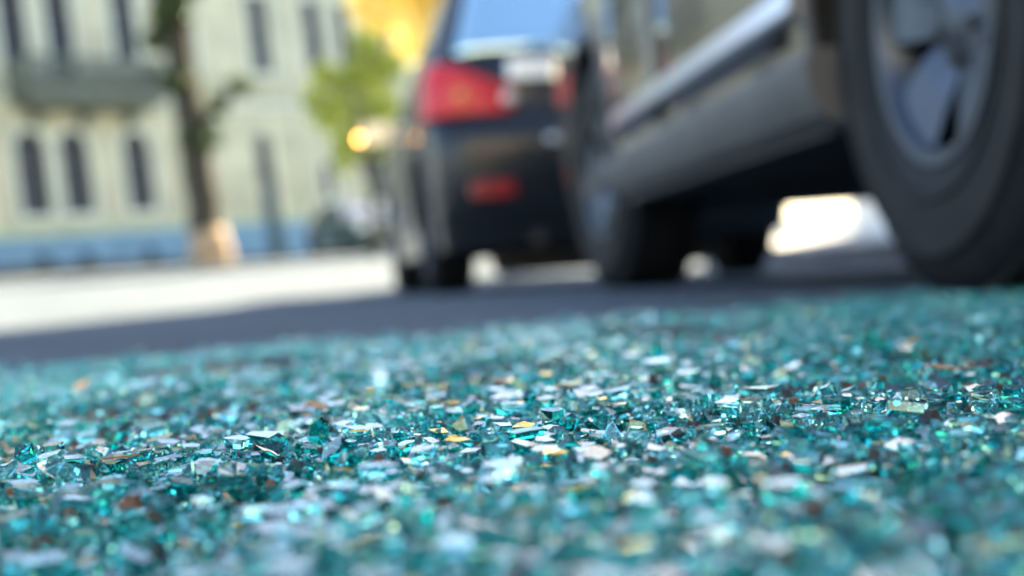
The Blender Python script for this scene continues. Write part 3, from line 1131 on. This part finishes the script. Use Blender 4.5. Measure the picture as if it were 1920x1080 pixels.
# local x runs up the street, local +y points to the street's left; a lower house is put between taller ones to let sun flecks through
def house(x0, x1, th, floors, first):
    cols_ = [x0 + 1.5 + 2.6 * k for k in range(max(1, int((x1 - x0 - 1.0) / 2.6)))]
    fb = MB()
    us = sorted({x0, x1} | {o - .55 for o in cols_} | {o + .55 for o in cols_})
    for a, c in zip(us[:-1], us[1:]):
        z = -.5
        if any(abs((a + c) / 2 - o) < .5 for o in cols_):
            for q0 in floors:
                fb.box(((a + c) / 2, -.2, (z + q0) / 2), (c - a, .4, q0 - z))
                z = q0 + 1.8
        fb.box(((a + c) / 2, -.2, (z + th) / 2), (c - a, .4, th - z))
    fb.build('wall', 'cream', row)
    wm = MB().box((0, -.2, 0), (1.1, .06, 1.8)).build('window', 'pane', row)
    for k, (a, z) in enumerate([(a, z) for a in cols_ for z in floors]):
        o = wm if k == 0 else wm.copy()
        if k:
            COL.objects.link(o)
        o.location = (a, 0, z + .9)
    MB().box(((x0 + x1) / 2, -5, th / 2 - .3), (x1 - x0 - .02, 9.2, th - .5)).build('core', 'cream', row)
    MB().box(((x0 + x1) / 2, .1, th), (x1 - x0, .7, .35), ch=.05).build('cornice', 'cream', row)


house(-18.0, 10.2, 12.45, (2.0, 5.4, 8.8), 0)
house(10.2, 14.2, 8.2, (2.0, 5.2), 0)
house(14.2, 24.0, 12.45, (2.0, 5.4, 8.8), 0)


# ------------------------------------------------------------------ unseen building added at the street's lower end for bright reflections
lowb = empty('added_building', (0, -27, 0))
tag(lowb, 'added warm cream building, out of view, closing the lower end of the street', 'building')
b = MB()
we = [-21 + 3.0 * k for k in range(15)]
us = sorted({-24.0, 24.0} | {a - .6 for a in we} | {a + .6 for a in we})
for a, c in zip(us[:-1], us[1:]):
    z = -.5
    if any(abs((a + c) / 2 - o) < .5 for o in we):
        for q0 in (1.6, 5.2):
            b.box(((a + c) / 2, -.2, (z + q0) / 2), (c - a, .4, q0 - z))
            z = q0 + 2.1
    b.box(((a + c) / 2, -.2, (z + 15.5) / 2), (c - a, .4, 15.5 - z))
b.build('wall', 'endwall', lowb)
for a, c in zip([-24.0] + [o + .62 for o in we], [o - .62 for o in we] + [24.0]):
    MB().box(((a + c) / 2, .06, 2.3), (c - a, .12, 4.7), ch=.03).build('stone_pier', 'darkstone', lowb)
wm = MB().box((0, -.25, 0), (1.2, .06, 2.1)).build('window', 'pane', lowb)
for k, (a, z) in enumerate([(a, z) for a in we for z in (1.6, 5.2)]):
    o = wm if k == 0 else wm.copy()
    if k:
        COL.objects.link(o)
    o.location = (a, 0, z + 1.05)
MB().box((0, -5, 7.5), (47.6, 9.2, 15.9)).build('core', 'endwall', lowb)
MB().box((0, .05, 15.6), (48.4, .8, .4), ch=.05).build('cornice', 'endwall', lowb)


# ------------------------------------------------------------------ trees
def tree(name, label, base, trunk, rads, crown_blobs, nleaf, leaf, lsize, seed, limbs=(), sun_foot=None, group=None):
    q = random.Random(seed)
    t = empty(name, base)
    tag(t, label, 'tree', group)
    # resample the trunk with small wobble
    pts, rr = [], []
    for i in range(len(trunk) - 1):
        for k in range(5):
            f = k / 5
            p = Vector(trunk[i]).lerp(Vector(trunk[i + 1]), f)
            p += Vector((q.gauss(0, .02), q.gauss(0, .02), 0))
            pts.append(p)
            rr.append((rads[i] * (1 - f) + rads[i + 1] * f) * q.uniform(.93, 1.08))
    pts.append(Vector(trunk[-1]))
    rr.append(rads[-1])
    tr = MB().tube(pts, rr, 12).build('trunk', 'bark', t, smooth=True)
    if sun_foot:
        MB().tube([p for p in pts if p.z <= sun_foot], [r * 1.04 + .004 for p, r in zip(pts, rr) if p.z <= sun_foot], 14).build('sun_patch', 'sun_foot', tr, smooth=True)
    for a, b_, r0, r1 in limbs:
        a, b_ = Vector(a), Vector(b_)
        mid = a.lerp(b_, .5) + Vector((q.gauss(0, .08), q.gauss(0, .08), .10))
        MB().tube([a, mid, b_], [r0, (r0 + r1) / 2, r1], 7).build('limb', 'bark', tr, smooth=True)
    V, Fc = [], []
    wts = [b_[1] ** 2 for b_ in crown_blobs]
    for _ in range(nleaf):
        c, rad = q.choices(crown_blobs, wts)[0]
        sq = 1.0
        while True:
            d = Vector((q.uniform(-1, 1), q.uniform(-1, 1), q.uniform(-1, 1)))
            if d.length < 1 and noise.noise((Vector(c) + d * rad) * (2.0 / max(.5, rad))) > -.22:
                break
        d = d * (q.uniform(.75, 1.08))
        p = Vector(c) + Vector((d.x, d.y, d.z * .85)) * rad
        m = Euler((q.uniform(0, 6.28), q.uniform(0, 6.28), q.uniform(0, 6.28))).to_matrix()
        s = lsize * q.uniform(.6, 1.3)
        n0 = len(V)
        V += [tuple(p + m @ Vector(a)) for a in ((-s, 0, 0), (0, s * .5, s * .12), (s, 0, 0), (0, -s * .5, s * .12))]
        Fc.append((n0, n0 + 1, n0 + 2, n0 + 3))
    cr = MB().add(V, Fc).build('crown', leaf, t, fix=False)
    cr['kind'] = 'stuff'
    return t


bz = ground_z(-3.6, 33) - .05
tree('street_tree', 'dark leaning tree with a sun patch painted on its foot before the mint building', (-3.62, 33, bz),
     [(0, 0, 0), (-.06, 0, 1.1), (-.22, 0, 2.9), (-.42, 0, 4.9), (-.45, 0, 6.9), (-.45, 0, 8.5)], [.48, .37, .34, .33, .30, .15],
     [((-.10, 0, 3.0), .55), ((-.42, -.1, 4.3), .5), ((-.5, -.2, 5.8), .55), ((.35, 0, 3.75), .36), ((.85, .1, 4.15), .33), ((-.85, 0, 5.3), .42), ((-.2, -.1, 6.6), .55),
      ((-1.5, 0, 8.6), 1.3), ((.4, .3, 8.8), 1.4), ((-.6, -.5, 9.8), 1.6), ((1.6, 0, 8.4), .9), ((-.8, .8, 8.2), 1.2)], 14000, 'leaf_dark', .10, 51,
     limbs=[((-.42, 0, 2.9), (.9, .1, 4.2), .10, .05), ((-.75, 0, 5.6), (.5, .2, 8.2), .12, .05), ((-.78, 0, 6.2), (-1.7, 0, 8.4), .11, .05)], sun_foot=.95)
bz = ground_z(-.7, 31)
tree('street_tree', 'small bright yellow green tree rising behind the black hatchback', (.10, 31, bz),
     [(0, 0, 0), (.03, 0, 1.4), (-.15, 0, 2.8), (-.3, 0, 4.2)], [.12, .10, .08, .04],
     [((-.70, 0, 3.2), .60), ((-.35, -.2, 2.5), .48), ((-.80, .2, 4.0), .42), ((-1.15, 0, 3.5), .3), ((.45, 0, 2.4), .45), ((.5, .1, 4.1), .5), ((.25, 0, 3.3), .55), ((-.15, .1, 3.9), .55), ((-.55, 0, 2.1), .30), ((.1, 0, 4.6), .45)], 4600, 'leaf_green', .075, 52,
     limbs=[((.0, 0, 1.6), (-.7, 0, 3.0), .05, .02), ((-.1, 0, 2.3), (.3, 0, 3.4), .05, .02)])
tree('street_tree', 'tall golden yellow autumn tree beyond the cars', (2.4, 36, ground_z(2.4, 36)),
     [(0, 0, 0), (.1, 0, 2.5), (0, 0, 5.0), (.2, 0, 8.5)], [.28, .24, .20, .1],
     [((-1.7, 0, 6.3), 1.0), ((-1.5, 0, 7.8), 1.25), ((-.7, 0, 5.3), .8), ((-.6, 0, 7.2), 1.35), ((.9, .3, 7.0), 1.5), ((-1.0, .2, 8.6), 1.2), ((.4, -.4, 8.9), 1.8), ((-.2, .3, 10.4), 1.5), ((2.2, 0, 7.9), 1.5), ((1.5, 0, 5.9), 1.0), ((-.2, 0, 6.0), .85), ((2.6, .4, 6.4), 1.0)], 15000, 'leaf_yellow', .13, 53,
     limbs=[((0, 0, 4.4), (-.9, 0, 7.4), .12, .04), ((0, 0, 4.8), (1.2, .2, 7.2), .12, .04), ((.05, 0, 5.6), (2.2, 0, 7.8), .1, .04)])
tree('street_tree', 'added leafy green tree out of view, letting sun flecks onto the glass', (5.0, 8.0, .112),  # added out of view, crown thinned to sift sun onto the glass
     [(0, 0, 0), (.05, 0, 2.4), (0, 0, 4.6), (.1, 0, 7.6)], [.20, .16, .14, .06],
     [((0, 0, 7.2), 1.7), ((-.5, -.6, 6.4), 1.1), ((.5, .7, 8.0), 1.4), ((-.6, .5, 8.0), 1.2), ((.8, -.4, 6.6), 1.0)], 1500, 'leaf_dark', .07, 54,
     limbs=[((0, 0, 4.2), (-.7, -.5, 6.4), .08, .03), ((0, 0, 4.6), (.8, .5, 7.0), .08, .03)])
